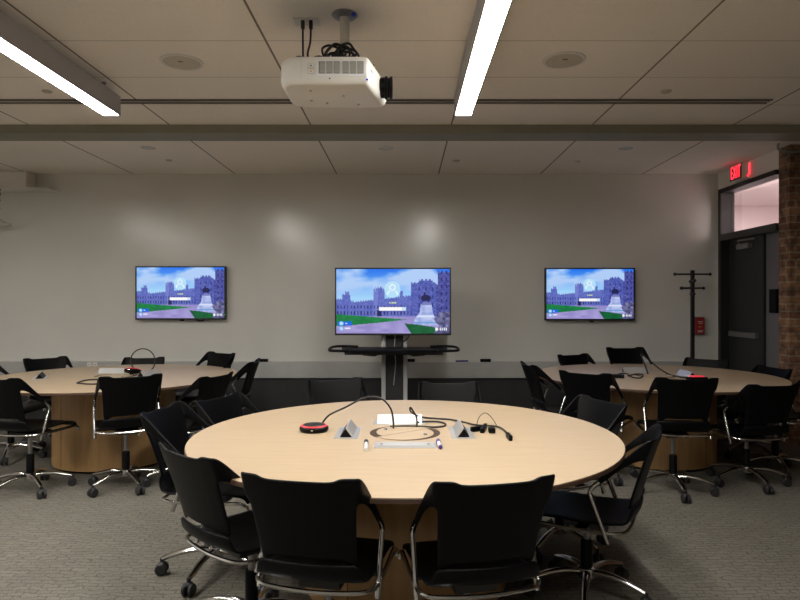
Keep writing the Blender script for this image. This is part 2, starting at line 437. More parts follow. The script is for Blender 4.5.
# projector cables
pt = thing('ceiling_outlet', 'pale ceiling outlet plate with two black plugs beside the projector pole', 'outlet', (-.54, 3.43, CEIL))
obj('plate', MB().box((0, 0, -.004), (.14, .09, .008), bev=.002), 'white_plastic', pt)
for x, lab in ((-.02, 'left black cable dropping from ceiling outlet to the projector'), (.024, 'right black cable dropping from ceiling outlet to the projector')):
    obj('plug', MB().box((x, -.02, -.03), (.02, .02, .046), bev=.004), 'black_rubber', pt)
    if x < 0: p = [(-.56, 3.41, 2.90), (-.558, 3.40, 2.80), (-.55, 3.36, 2.70), (-.535, 3.30, 2.636), (-.48, 3.25, 2.633)]
    else: p = [(-.516, 3.41, 2.90), (-.518, 3.40, 2.82), (-.525, 3.36, 2.73), (-.48, 3.30, 2.66), (-.42, 3.25, 2.634)]
    tag(obj('power_cable', MB().tube(spline(p, 8), .0055, 8), 'black_rubber', smooth=True), lab, 'cable', 'cables at the projector')
def coil(cx, cy, cz, n, rad, seed, sx=1., sz=.8):
    rn = random.Random(seed); pts = []
    for k in range(n*10):
        a = 2*PI*k/10; rr = rad*(.75+.35*rn.random())
        pts.append((cx+sx*rr*math.cos(a)+.10*(k/(n*10)-.5), cy+.03*math.sin(a*.37+seed), cz+max(-.032, sz*rr*math.sin(a)*(1 if k % 30 < 14 else .5))))
    return spline(pts, 3)
tag(obj('cable_bundle', MB().tube(coil(-.33, 3.20, 2.668, 8, .052, 3, 1.15, .95), .006, 6), 'black_rubber', smooth=True), 'tangled coil of black cable standing on the projector top', 'cable', 'cables at the projector')
b2 = MB().tube(spline([(-.53, 3.24, 2.622), (-.555, 3.22, 2.632), (-.57, 3.22, 2.655), (-.545, 3.23, 2.672), (-.52, 3.24, 2.655), (-.50, 3.25, 2.625), (-.46, 3.24, 2.62), (-.43, 3.22, 2.66), (-.40, 3.22, 2.67), (-.37, 3.22, 2.64), (-.33, 3.20, 2.622)], 6), .007, 7)
b2.tube(spline([(-.49, 3.21, 2.625), (-.46, 3.2, 2.65), (-.42, 3.2, 2.645), (-.38, 3.2, 2.68), (-.33, 3.2, 2.67), (-.27, 3.2, 2.64), (-.2, 3.21, 2.632)], 6), .007, 7)
b2.tube(spline([(-.50, 3.19, 2.634), (-.44, 3.18, 2.652), (-.40, 3.19, 2.637), (-.34, 3.18, 2.66), (-.28, 3.18, 2.638), (-.22, 3.19, 2.634)], 6), .009, 7)
tag(obj('cable_bundle', b2, 'black_rubber', smooth=True), 'loose black cables trailing along the left of the projector top', 'cable', 'cables at the projector')

# ------------------------------------------------------------------ televisions
def lin(c): 
    return tuple(((x/255)/12.92 if x/255 <= .04045 else ((x/255+.055)/1.055)**2.4) for x in c)
def hsh(i, j): 
    v = math.sin(i*127.1+j*311.7)*43758.5453
    return v-math.floor(v)
def vnoise(x, y):
    i, j = math.floor(x), math.floor(y); f, g = x-i, y-j
    f = f*f*(3-2*f); g = g*g*(3-2*g)
    return (hsh(i, j)*(1-f)+hsh(i+1, j)*f)*(1-g)+(hsh(i, j+1)*(1-f)+hsh(i+1, j+1)*f)*g
def mixc(a, b, t): return tuple(a[k]*(1-t)+b[k]*t for k in range(3))
def inpoly(u, v, P):
    c = False; j = len(P)-1
    for i in range(len(P)):
        if (P[i][1] > v) != (P[j][1] > v) and u < (P[j][0]-P[i][0])*(v-P[i][1])/(P[j][1]-P[i][1])+P[i][0]: c = not c
        j = i
    return c
def cren(u, base, h=.018, n=60): return base - (h if int(u*n) % 2 else 0)
def picture(u, v):
    # sky
    col = mixc((36, 116, 238), (165, 214, 252), min(1, v/.45))
    cl = vnoise(u*5+3, v*7)*.6+vnoise(u*11, v*13+5)*.3+vnoise(u*23, v*27)*.1
    ed = (u-.42)*1.0-(v-.05)*1.4
    cl += .35*max(0, min(1, (u-.5)*4))*max(0, min(1, (.40-v)*6)) + .18*max(0, min(1, (.42-u)*4))*max(0, min(1, (v-.1)*8)) - .45*max(0, 1-abs(u-.36)*6)*max(0, 1-v*5)-.5*max(0, (u-.84)*8)
    col = mixc(col, (176, 206, 248), max(0, min(1, (cl-.44)*3.0)))
    # castle
    top = .52-.10*max(0, (u-.15)/.5)
    if u < .14: top = .47
    if .05 < u < .135: top = .40
    if .08 < u < .115: top = .365
    if .125 <= u < .15: top = .5
    body = (84, 98, 182)
    top = cren(u, top, .016, 90)
    if .33 < u < .425: top = min(top, cren(u, .335, .03, 70)); 
    if .345 < u < .41 : top = min(top, cren(u, .30, .025, 80))
    if .56 < u < .585: top = min(top, .34)
    if .66 < u < .88: top = cren(u, .22, .02, 60); body = (66, 78, 164)
    if .73 < u < .85: top = cren(u, .175, .02, 60)
    if u > .895: top = cren(u, .055, .025, 55); body = (56, 60, 138)
    elif u >= .88: top = .24; body = (50, 54, 124)
    if v > top and v < .76:
        n = vnoise(u*60, v*40)
        n = .5*n+.5*vnoise(u*150, v*100); col = mixc(body, (150, 158, 228), .75*max(0, n-.25))
        if u < .32 and u > .15: 
            if v < top+.03: col = (96, 104, 180)
        if .33 < u < .425: col = mixc(col, (140, 148, 220), .4 if (u-.33) < .04 else 0)
        # windows
        wu, wv = u*34 % 1, (v-.0)*11 % 1
        if u < .66 and v > .53 and v < .72 and .25 < wu < .62 and .2 < wv < .8: col = (58, 58, 130) if v < .64 else (44, 42, 104)
        if .68 < u < .88 and v > .28 and .3 < (u*17 % 1) < .55 and .25 < (v*8 % 1) < .7: col = (52, 56, 130)
        if u > .9 and .3 < (u*22 % 1) < .55 and .25 < (v*9 % 1) < .7: col = (40, 44, 110)
        if .36 < u < .40 and .64 < v < .74: col = (40, 36, 90)
    if v >= .735:
        col = mixc((142, 134, 196), (170, 160, 216), vnoise(u*14, v*22))
        if v < .79: col = mixc(col, (150, 140, 200), .5)
    if inpoly(u, v, [(0, .70), (.25, .735), (.62, .785), (.45, .82), (.1, .88), (0, .885)]): col = mixc((20, 112, 62), (34, 140, 74), vnoise(u*30, v*40))
    if inpoly(u, v, [(.60, .845), (.70, .86), (.86, .90), (.93, 1.01), (.665, 1.01)]): col = mixc((14, 84, 50), (26, 110, 60), vnoise(u*30, v*40))
    # monument
    if inpoly(u, v, [(.745, .55), (.84, .55), (.85, .66), (.88, .84), (.90, .89), (.68, .85), (.69, .78), (.735, .68)]):
        col = mixc((140, 156, 218), (196, 206, 244), vnoise(u*30, v*26))
        if .72 < v < .75: col = (215, 225, 250)
        if .82 < v < .845: col = (110, 160, 215)
    if .755 < u < .835 and .51 < v < .56: col = (120, 124, 190)
    if (((u-.79)/.045)**2+((v-.45)/.05)**2 < 1) or (.772 < u < .79 and .36 < v < .45) or (.755 < u < .765 and .42 < v < .52) or (.81 < u < .82 and .44 < v < .52): col = (34, 36, 84)
    if u > .885+.02*math.sin(v*30) and v > .66:
        n = vnoise(u*40, v*26); col = mixc((52, 52, 92), (150, 150, 196), n)
    # account circle
    du, dv = (u-.495)/.072, (v-.318)/.128
    rr = du*du+dv*dv
    if rr < 1:
        col = mixc(col, (190, 232, 252), .78)
        hr = ((u-.495)/.026)**2+((v-.285)/.046)**2
        if .55 < hr < 1.15: col = (250, 252, 255)
        if v > .335 and v < .40 and .85 < ((u-.495)/.043)**2+((v-.405)/.075)**2 < 1.35: col = (250, 252, 255)
    if .46 < u < .53 and .508 < v < .535 and (u*90 % 1) < .65: col = (205, 222, 170)
    if .378 < u < .612 and .592 < v < .648: col = (252, 250, 252) if u < .58 else (200, 225, 250)
    if .012 < u < .138 and .812 < v < .880: col = (18, 104, 228)
    for cu, cv in ((.044, .845), (.044, .925)):
        q = ((u-cu)/.020)**2+((v-cv)/.034)**2
        if q < 1: col = (120, 190, 250) if q > .4 else (200, 225, 252)
    if .078 < u < .098 and .838 < v < .856: col = (215, 230, 250)
    if .072 < u < .125 and .912 < v < .936: col = (232, 236, 250)
    for cu in (.885, .925, .962):
        if ((u-cu)/.014)**2+((v-.935)/.026)**2 < 1: col = (240, 242, 252) if not (cu > .9 and ((u-cu)/.006)**2 < .6) else (120, 120, 150)
    return lin(col)
def screen_mesh(W, H, nx=224, ny=126):
    vs, fs, cols = [], [], []
    for j in range(ny+1):
        for i in range(nx+1):
            u, v = i/nx, j/ny
            vs.append(((u-.5)*W, 0, (.5-v)*H)); cols.append(picture(u, v))
    for j in range(ny):
        for i in range(nx):
            a = j*(nx+1)+i; fs.append((a, a+nx+1, a+nx+2, a+1))
    me = bpy.data.meshes.new('screen'); me.from_pydata(vs, [], fs)
    at = me.color_attributes.new('picture', 'FLOAT_COLOR', 'POINT')
    flat = []
    for c in cols: flat += [c[0], c[1], c[2], 1.]
    at.data.foreach_set('color', flat)
    return me
ms = mat('screen_glow', (.01, .01, .01), .25)
_t, _n, _l, _b = nt('screen_glow')
_a = _n.new('ShaderNodeAttribute'); _a.attribute_name = 'picture'
_l.new(_a.outputs['Color'], _b.inputs['Emission Color']); _b.inputs['Emission Strength'].default_value = .88; _b.inputs['Specular IOR Level'].default_value = .25
def television(name, label, x, y, z, W, H, group=None):
    t = thing(name, label, 'television', (x, y, z), 0, group)
    bz = .014
    c = MB(); c.box((0, .03, 0), (W, .05, H), bev=.006)
    obj('casing', c, 'black_plastic', t)
    f = MB(); f.box((0, 0, H/2-bz/2), (W, .012, bz)); f.box((0, 0, -H/2+bz*.7), (W, .012, bz*1.4))
    f.box((-W/2+bz/2, 0, 0), (bz, .012, H-2.4*bz)); f.box((W/2-bz/2, 0, 0), (bz, .012, H-2.4*bz))
    obj('bezel', f, 'black_metal', t)
    me = screen_mesh(W-2*bz, H-2.4*bz); me.materials.append(M['screen_glow'])
    s = bpy.data.objects.new('screen', me); C.objects.link(s); s.parent = t; s.location = (0, .002, .2*bz)
    return t
def wx(px, y): return (px-CX)/F*y
def wz(py, y): return EYE-(py-HY)*y/F
ty = WALLY-.09
tv1 = television('wall_television', 'left wall television with lit castle picture, above the left round table', wx(180.5, ty), ty, wz(293, ty), 90*ty/F, 53.5*ty/F, 'televisions on the whiteboard wall')
tv2 = television('wall_television', 'right wall television with lit castle picture, nearest the black coat rack', wx(590, ty), ty, wz(294.2, ty), 89.5*ty/F, 52.5*ty/F, 'televisions on the whiteboard wall')
for tv in (tv1, tv2):
    obj('wall_mount', MB().box((0, .0675, 0), (.4, .025, .3)), 'black_metal', tv)
    obj('sensor', MB().box((0.02, .0, -53.5*ty/F/2-.006), (.05, .012, .016), bev=.003), 'black_plastic', tv)
z0 = wz(319, ty)
obj('power_light', MB().ball((.535, -.008, -.26), .004, seg=8), mat('green_led', (.02, .3, .05), .4, emit=(.1, 1, .2), es=1.) and 'green_led', tv1)
cb = spline([(wx(193, ty), ty+.04, wz(318, ty)), (wx(196, ty), ty+.03, wz(320, ty)), (wx(199, ty), ty+.03, wz(321, ty)), (wx(203, ty), ty+.03, wz(320, ty)), (wx(205, ty), ty+.05, wz(317.5, ty))], 6)
tag(obj('hanging_cable', MB().tube(cb, .008, 6), 'black_rubber', smooth=True), 'short black cable loop sagging below the left wall television', 'cable')

# stand television and cart
cy_ = 6.60
television('stand_television', 'large central television with lit castle picture on a rolling stand', wx(393, cy_), cy_, wz(301.5, cy_), 116*cy_/F, 67.5*cy_/F)
ct = thing('television_cart', 'black and silver rolling television stand with shelf and handles', 'television stand', (wx(394.5, 6.72), 6.75, 0))
for sx in (-1, 1):
    obj('upright', MB().box((sx*.118, 0, .89), (.045, .07, 1.60), bev=.006), 'silver_paint', ct)
obj('column', MB().box((0, .012, .89), (.19, .05, 1.60)), 'charcoal', ct)
obj('mount_plate', MB().box((0, -.06, 1.40), (.5, .055, .40)), 'black_metal', ct)
sh = MB()
sh.prism([Vector((-.44, -.52, .895)), Vector((.44, -.52, .895)), Vector((.56, -.12, .895)), Vector((.42, -.045, .895)), Vector((-.42, -.045, .895)), Vector((-.56, -.12, .895))], Vector((0, 0, .022)))
shf = obj('shelf', sh, 'black_plastic', ct)
for sx in (-1, 1):
    obj('handle', MB().tube(spline([(sx*.40, -.47, .905), (sx*.62, -.43, .905), (sx*.665, -.36, .912), (sx*.64, -.26, .93), (sx*.55, -.20, .935), (sx*.38, -.20, .93)], 6), .014, 8), 'black_plastic', shf, True)
    obj('bracket', MB().prism([Vector((sx*.16, -.36, .895)), Vector((sx*.34, -.36, .895)), Vector((sx*.32, -.36, .85)), Vector((sx*.20, -.36, .84)), Vector((sx*.14, -.36, .86))], Vector((0, .3, 0))), 'black_metal', shf)
obj('shelf_rail', MB().box((0, -.30, .878), (1.0, .30, .03), bev=.005), 'black_metal', shf)
for sx in (-1, 1):
    ft = obj('foot', MB().box((sx*.30, -.10, .085), (.06, .62, .05), bev=.01), 'silver_paint', ct)
    for yy in (-.36, .18):
        obj('caster', MB().lathe([(0, -.016), (.03, -.016), (.034, 0), (.03, .016), (0, .016)], 16, c=(sx*.30, yy, .034), axis='x'), 'black_rubber', ft, True)
obj('crossbar', MB().box((0, 0, .105), (.62, .08, .05), bev=.008), 'silver_paint', ct)
wc = spline([(.01, -.03, 1.10), (.0, -.035, .9), (.012, -.03, .75), (.0, -.03, .6), (-.01, -.03, .5)], 6)
tag(obj('white_cable', MB().tube([Vector(ct.location)+p for p in wc], .005, 6), 'silver_paint', smooth=True), 'thin pale cable hanging down the centre of the television stand', 'cable')
bc = spline([(wx(409, 6.6), 6.64, wz(336, 6.6)), (wx(407, 6.6), 6.60, wz(339, 6.6)), (wx(403, 6.6), 6.60, wz(342, 6.6)), (wx(401, 6.6), 6.62, .925)], 6)
tag(obj('black_cable', MB().tube(bc, .007, 6), 'black_rubber', smooth=True), 'short black cable running from central television down to the stand shelf', 'cable')

# things on the rail ledge
ry = WALLY-.045; rz = .68
tag(obj('whiteboard_eraser', MB().box((wx(485.5, ry), ry, rz+.018), (.125, .05, .036), bev=.006), 'black_plastic'), 'black whiteboard eraser on the grey rail right of the television stand, further from the stand', 'eraser', 'erasers on the grey rail')
tag(obj('whiteboard_eraser', MB().box((wx(410, ry), ry, rz+.018), (.12, .05, .036), bev=.006), 'black_plastic'), 'black whiteboard eraser on the grey rail, partly behind the television stand', 'eraser', 'erasers on the grey rail')
tag(obj('whiteboard_eraser', MB().box((wx(263, ry), ry, rz+.018), (.12, .05, .036), bev=.006), 'black_plastic'), 'black whiteboard eraser on the grey rail, above the chair at right of the left table', 'eraser', 'erasers on the grey rail')
for k, (px, lab) in enumerate(((460.5, 'left one of two blue markers on the grey rail'), (465.5, 'right one of two blue markers on the grey rail, nearest the black eraser'))):
    t = thing('marker_pen', lab, 'marker', (wx(px, ry), ry-.02+.012*k, rz+.011), 0, 'blue markers on the grey rail')
    obj('barrel', MB().tube([(-.03, 0, 0), (.03, 0, 0)], .010, 10), 'blue_cap', t, True)
    obj('cap', MB().tube([(-.06, 0, 0), (-.03, 0, 0)], .0112, 10), 'purple_cap', t, True)
for px, lab in ((89.5, 'left white power socket on the grey rail behind the left table'), (95, 'right white power socket on the grey rail behind the left table')):
    t = thing('power_socket', lab, 'socket', (wx(px, WALLY-.1), WALLY-.099, wz(364.5, WALLY-.1)), 0, 'power sockets on the grey rail')
    obj('plate', MB().box((0, -.003, 0), (.05, .006, .05), bev=.0015), 'white_plastic', t)
    obj('slots', MB().box((-.008, -.0065, 0), (.004, .002, .014)).box((.008, -.0065, 0), (.004, .002, .014)), 'slot_black', t)

# roller screen housing, chain and pull at the top left
sy = 7.36
t = thing('screen_housing', 'white box housing under the ceiling at the far upper left corner of the wall', 'screen housing', (-5.4, sy, 2.74))
x1 = wx(28, sy)+5.4; x2 = wx(52, sy)+5.4
obj('case', MB().box(((x1-1.6)/2, .06, .1), (x1+1.6, .2, .20), bev=.006), 'white_plastic', t)
obj('lip', MB().box(((x2-1.6)/2, .02, -.005), (x2+1.6, .26, .014), bev=.004), 'white_plastic', t)
ch = thing('pull_chain', 'short chain of dark beads below the white housing at upper left', 'chain', (wx(3, sy), sy-.05, 2.73))
cm = MB()
zs = [-.0, -.06, -.13, -.20, -.24]
obj('cord', MB().tube([(0, 0, .01), (-.02, 0, -.33)], .003, 6), 'vent_dark', ch)
for k, pyy in enumerate((190, 195, 201, 209)):
    obj('bead', MB().ball((-.004*k, 0, wz(pyy, sy)-2.73), .012, seg=10), 'black_metal', ch, True)
obj('pull', MB().lathe([(0, .06), (.02, .055), (.07, .02), (.13, -.01), (.12, -.02), (0, -.022)], 24, c=(-.02, 0, wz(224, sy)-2.73)), 'white_plastic', ch, True)

# exit sign
ey0, ey1 = 6.83, 7.08
ex = thing('exit_sign', 'glowing red EXIT sign high on the wall above the dark door', 'exit sign', (SIDEX-.046, (ey0+ey1)/2, 2.845))
obj('case', MB().box((0, 0, 0), (.09, .25, .175), bev=.004), 'white_plastic', ex)
obj('face_plate', MB().box((-.0455, 0, 0), (.003, .24, .165)), 'exit_plate', ex)
cu = bpy.data.curves.new('exit_text', 'FONT'); cu.body = 'EXIT'; cu.size = .165; cu.align_x = 'CENTER'; cu.align_y = 'CENTER'; cu.extrude = .003; cu.space_character = 1.2
to = bpy.data.objects.new('exit_text', cu); C.objects.link(to); bpy.context.view_layer.update()
me = bpy.data.meshes.new_from_object(to.evaluated_get(bpy.context.evaluated_depsgraph_get()))
C.objects.unlink(to); bpy.data.objects.remove(to)
me.name = 'letters'; me.materials.clear(); me.materials.append(M['exit_red'])
lt = bpy.data.objects.new('letters', me); C.objects.link(lt); lt.parent = ex
lt.rotation_euler = (R(90), 0, R(-90)); lt.location = (-.048, .0, 0); lt.scale = (.52, 1.2, 1)
obj('side_strip', MB().box((.036, -.126, .02), (.014, .006, .12)), 'exit_red', ex)
obj('status_lamp', MB().ball((.02, -.128, -.055), .010, seg=10), 'exit_red', ex)

# coat rack
RX, RY = wx(692.5, 7.05), 7.05
t = thing('coat_rack', 'tall black metal coat rack with peg arms standing by the door', 'coat rack', (RX, RY, 0))
obj('post', MB().box((0, 0, .88), (.037, .037, 1.76), bev=.004), 'black_metal', t)
obj('base', MB().lathe([(0, 0), (.19, 0), (.19, .012), (.03, .03), (0, .03)], 32), 'black_metal', t, True)
for h, Ln, a in ((1.715, .40, 0), (1.637, .36, 72), (1.558, .25, 0), (1.49, .22, 72)):
    d = Vector((math.cos(R(a)), math.sin(R(a)), 0))
    p = MB().tube([-d*Ln/2+Vector((0, 0, h)), d*Ln/2+Vector((0, 0, h))], .011, 10)
    for s_ in (-1, 1): p.ball(d*(s_*Ln/2)+Vector((0, 0, h)), .019)
    obj('peg_arm', p, 'black_metal', t, True)

# red emergency box
t = thing('wall_box', 'small red box in a grey bracket on the wall behind the coat rack', 'wall box', (wx(698, 7.5), WALLY, 1.115))
obj('bracket', MB().box((0, -.015, 0), (.155, .03, .215), bev=.004), 'grey_metal', t)
bx = obj('case', MB().box((.008, -.05, 0), (.105, .05, .20), bev=.005), 'red_box', t)
lb = MB()
for z, ww in ((.05, .06), (.03, .045), (-.06, .065), (-.072, .05)): lb.box((.008, -.0765, z), (ww, .002, .007))
obj('label_print', lb, 'white_plastic', bx)
obj('label_mark', MB().box((.0, -.0765, -.012), (.03, .002, .012)), 'yellow_mark', bx)

# ------------------------------------------------------------------ tables
TH = .74
def power_module(parent, x, y, rz, up):
    """aluminium pop-up socket unit; long axis = local x"""
    rm = Matrix.Rotation(rz, 3, 'Z')
    def tr(mb):
        for v in mb.b.verts: v.co = rm @ v.co + Vector((x, y, TH))
        return mb
    pl = MB(); pl.box((0, 0, .001), (.285, .115, .004), bev=.001)
    o = obj('power_module', tr(pl), 'silver', parent)
    if up:
        h, d = .047, .030
        lid = MB().prism([Vector((-.122, -d, .003)), Vector((-.122, -d-.006, .003)), Vector((-.122, -.004, h)), Vector((-.122, .002, h))], Vector((.244, 0, 0)))
        obj('lid', tr(lid), 'silver', o)
        blk = MB().prism([Vector((-.119, -d+.002, .003)), Vector((-.119, d, .003)), Vector((-.119, .001, h-.003))], Vector((.238, 0, 0)))
        k = obj('socket_block', tr(blk), 'black_plastic', o)
    else:
        ins = MB(); ins.box((0, 0, .0045), (.25, .07, .004), bev=.001)
        obj('lid', tr(ins), 'silver_paint', o)
        for q in (-.108, .108): obj('latch', tr(MB().box((q, 0, .0068), (.014, .03, .002))), 'grey_metal', o)
    return o
def half_disc(rad, ang, sh, z0, z1, gap=.003):
    b = MB(); d = Vector((math.cos(ang), math.sin(ang), 0)); n = Vector((-d.y, d.x, 0))
    pr = [n*gap + d*(rad*math.cos(PI*k/24)) + n*(rad*math.sin(PI*k/24)) + d*sh + Vector((0, 0, z0)) for k in range(25)]
    return b.prism(pr, Vector((0, 0, z1-z0)))
def round_table(x, y, label, mods, ang):
    t = thing('round_table', label, 'table', (x, y, 0), 0, 'round maple meeting tables')
    top = obj('tabletop', MB().lathe([(0, TH-.02), (1.047, TH-.02), (1.047, TH), (0, TH)], 128), 'maple', t, True)
    eb = MB().lathe([(1.044, TH-.021), (1.05, TH-.019), (1.05, TH-.004), (1.047, TH-.001)], 128); obj('edge_band', eb, 'edge_band', top, True)
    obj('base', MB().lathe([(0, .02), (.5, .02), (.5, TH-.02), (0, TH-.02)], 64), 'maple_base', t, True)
    obj('plinth', MB().lathe([(0, 0), (.485, 0), (.485, .02), (0, .02)], 64), 'black_plastic', t, True)
    sm = MB()
    for a in (-60, -120, 60, 120, 0, 180): sm.box((.5*math.cos(R(a)), .5*math.sin(R(a)), .37), (.003, .003, .67), rot=Matrix.Rotation(R(a), 3, 'Z'))
    obj('panel_seam', sm, 'slot_brown', t)
    gr = obj('grommet', MB().lathe([(0, TH+.0003), (.178, TH+.0003), (.178, TH+.0012), (0, TH+.0012)], 48), 'slot_brown', t)
    for k in range(2):
        obj('grommet_cover', half_disc(.158, ang+PI*k, .020, TH+.0008, TH+.003), 'maple', gr)
        d = Vector((math.cos(ang+PI*k+1.9), math.sin(ang+PI*k+1.9), 0))*.12
        obj('screw', MB().lathe([(0, .006), (.010, .005), (.011, 0)], 12, c=(d.x, d.y, TH+.003)), 'chrome', gr, True)
    for m_ in mods: power_module(t, *m_)
    return t
round_table(0, 3.14, 'large round maple table nearest the camera, in the centre', [(-.287, 0, R(90), True), (.285, 0, R(-90), True), (-.03, .26, R(0), True), (.0, -.275, 0, False)], R(38))
round_table(-2.58, 5.55, 'round maple table at left under the left wall television', [(-.60, -.12, R(-65), True), (.27, .05, R(80), True), (-.14, .24, 0, True)], R(30))
round_table(2.25, 5.6, 'round maple table at right beside the coat rack and door', [(-.08, .25, 0, True), (.26, -.05, R(-90), True)], R(30))

def tp(px, py, h=0.):
    """point of height h over the tabletops on the ray through a pixel"""
    y = F*(EYE-TH-h)/(py-HY); return Vector(((px-CX)/F*y, y, TH+h))
# speakerphone pucks
def puck(label, loc, rot=(0, 0, 0), ring='red_glow', tilt=None):
    t = thing('conference_microphone', label, 'microphone', loc, 0, 'round conference microphones'); t.rotation_euler = rot
    obj('body', MB().lathe([(0, 0), (.062, 0), (.073, .008), (.074, .020), (.068, .027), (.060, .029)], 40), 'black_plastic', t, True)
    obj('light_ring', MB().lathe([(.067, .0268), (.0675, .0285), (.059, .0335), (.056, .031)], 40), ring, t, True)
    obj('cap', MB().lathe([(.0, .041), (.03, .040), (.05, .0365), (.057, .031)], 40), 'black_rubber', t, True)
    obj('button', MB().box((0, -.0735, .016), (.012, .004, .006)), 'chrome', t)
    return t
p0 = tp(314, 431)
puck('black round microphone with glowing red ring on the centre table', (p0.x, p0.y, TH))
c1 = [(p0.x+.03, p0.y+.045, TH+.022), (p0.x+.07, p0.y+.06, TH+.07), (p0.x+.16, p0.y+.05, .855), (p0.x+.26, p0.y+.04, .905), (p0.x+.34, p0.y+.04, .90), (p0.x+.39, p0.y+.04, .85), (p0.x+.405, p0.y+.05, .78), (p0.x+.405, p0.y+.05, TH+.002)]
tag(obj('microphone_cable', MB().tube(spline(c1, 10), .0052, 8), 'black_rubber', smooth=True), 'black cable arching up from the microphone on the centre table', 'cable')
# left table microphone leaning on the socket unit
p1 = Vector((wx(132.5, 5.62), 5.62, TH+.035))
puck('tilted round microphone with red ring on the left table', (p1.x, p1.y, p1.z-.012), (R(-16), 0, 0))
cc = Vector((wx(141, 5.66), 5.70, wz(361, 5.70)))
lp = [cc + Vector((.112*math.cos(R(a)), .02*math.sin(R(a)), .112*math.sin(R(a)))) for a in range(-175, 110+90, 12)]
lp = [Vector((p1.x+.0, p1.y+.06, TH+.03))] + [cc+Vector((.112*math.cos(R(a)), 0, .112*math.sin(R(a)))) for a in range(190, -115, -12)] + [Vector((cc.x-.1, cc.y-.05, TH+.006))]
tag(obj('microphone_cable', MB().tube(spline(lp, 3), .0055, 7), 'black_rubber', smooth=True), 'black cable standing in a round loop behind the microphone on the left table', 'cable')
l2 = [tp(77, 383, .006), tp(84, 380.5, .006), tp(95, 379.5, .006), tp(106, 381, .006), tp(100, 383.5, .006), tp(88, 384, .006), tp(77, 383, .008)]
tag(obj('table_cable', MB().tube(spline(l2, 6), .006, 6), 'black_rubber', smooth=True), 'dark cable loop lying on the left table beside the open socket unit', 'cable')
# right table device and cables
p2 = tp(697, 380)
t = thing('conference_bar', 'small dark device with red lit top bar on the right table', 'microphone', (p2.x, p2.y, TH))
obj('body', MB().box((0, 0, .014), (.16, .07, .028), bev=.006), 'black_plastic', t)
obj('light_bar', MB().box((-.01, 0, .0325), (.125, .05, .010), bev=.003), 'red_glow', t)
obj('end_cap', MB().box((-.078, 0, .0335), (.012, .05, .010), bev=.002), 'white_gloss', t)
hk = Vector((wx(641, 5.9), 5.9, wz(354, 5.9)))
r1 = [tp(648, 374, .004), Vector((wx(645, 5.85), 5.85, wz(365, 5.85))), hk, Vector((wx(650, 5.8), 5.8, wz(361, 5.8))), Vector((wx(660, 5.7), 5.7, wz(369, 5.7))), Vector((wx(672, 5.58), 5.58, wz(375.5, 5.58))), Vector((p2.x-.06, p2.y+.03, TH+.012))]
tag(obj('microphone_cable', MB().tube(spline(r1, 8), .0065, 7), 'black_rubber', smooth=True), 'black cable rising over the right table to the red lit device', 'cable')
r2 = [tp(613, 377, .005), tp(619, 374, .012), tp(626, 373.5, .01), tp(632, 377, .005), tp(640, 378, .005), tp(643, 375, .005), tp(636, 374, .012), tp(628, 376, .005)]
tag(obj('table_cable', MB().tube(spline(r2, 6), .006, 6), 'black_rubber', smooth=True), 'tangled dark cable lying on the right table before the socket unit', 'cable')
p3 = tp(617, 378)
tag(obj('cable_adapter', MB().box((p3.x, p3.y, TH+.017), (.12, .05, .03), rot=Matrix.Rotation(R(-20), 3, 'Z'), bev=.006), 'black_plastic'), 'dark adapter block lying on the right table at the left of its socket unit', 'adapter')
# centre table: markers
def marker(label, a, b, capm):
    a, b = Vector(a), Vector(b); d = (b-a).normalized(); L = (b-a).length
    t = thing('marker_pen', label, 'marker', a, 0, 'markers on the centre table')
    obj('barrel', MB().tube([d*.0, d*L*.62], .0095, 12), 'white_gloss', t, True)
    obj('cap', MB().tube([d*L*.62, d*L*.97, d*L], [.0105, .0105, .008], 12), capm, t, True)
    obj('end_plug', MB().tube([-d*.012, d*.0], .0092, 12), capm if capm == 'purple_cap' else 'white_gloss', t, True)
q = .0107
a_ = tp(366, 448.5, q); b_ = tp(366.2, 441, q); marker('white marker with black cap lying on the centre table below left socket unit', a_, b_, 'black_plastic')
a_ = tp(440.3, 446.5, q); b_ = tp(438, 440.5, q); marker('white marker with purple ends lying at right end of the flat socket plate', a_, b_, 'purple_cap')
# centre table: right hand cables
k1 = [tp(416.5, 427, .004), tp(416.8, 423, .02), Vector((wx(416.5, 3.3), 3.3, wz(417, 3.3))), Vector((wx(413.5, 3.3), 3.3, wz(411.5, 3.3))), Vector((wx(410.5, 3.3), 3.3, wz(407.5, 3.3))),
      Vector((wx(410.5, 3.32), 3.32, wz(411, 3.32))), Vector((wx(415, 3.36), 3.36, wz(414.5, 3.36))), tp(424, 417.5, .02), tp(436, 418.5, .008), tp(450, 419.5, .007), tp(463, 422, .007), tp(476, 425, .007), tp(490, 425.8, .007), tp(498, 426.8, .012), tp(504, 430, .008), tp(509, 436, .008)]
tag(obj('adapter_cable', MB().tube(spline(k1, 8), .0048, 8), 'black_rubber', smooth=True), 'long dark cable looping up then crossing the centre table to the adapters', 'cable')
k2 = [tp(416, 422.5, .01), tp(426, 421.7, .006), tp(437, 421.6, .006), tp(445, 423.5, .006), tp(444, 426, .006), tp(434, 427, .006), tp(420, 426.3, .006), tp(405, 426, .006), tp(390, 426.3, .006)]
tag(obj('table_cable', MB().tube(spline(k2, 8), .0048, 7), 'black_rubber', smooth=True), 'dark cable making a flat loop behind the round cover of the centre table', 'cable')
def adapter(label, pa, pb, w_, name='cable_adapter'):
    a, b = Vector(pa), Vector(pb); d = b-a; yaw = math.atan2(d.y, d.x)
    tag(obj(name, MB().box((a+b)/2, (d.length, w_, .026), rot=Matrix.Rotation(yaw, 3, 'Z'), bev=.006), 'black_plastic'), label, 'adapter', 'black adapters on the centre table')
adapter('black plug lying on the centre table, leftmost of the adapters', tp(471, 429.5, .013), tp(481, 428.5, .013), .022)
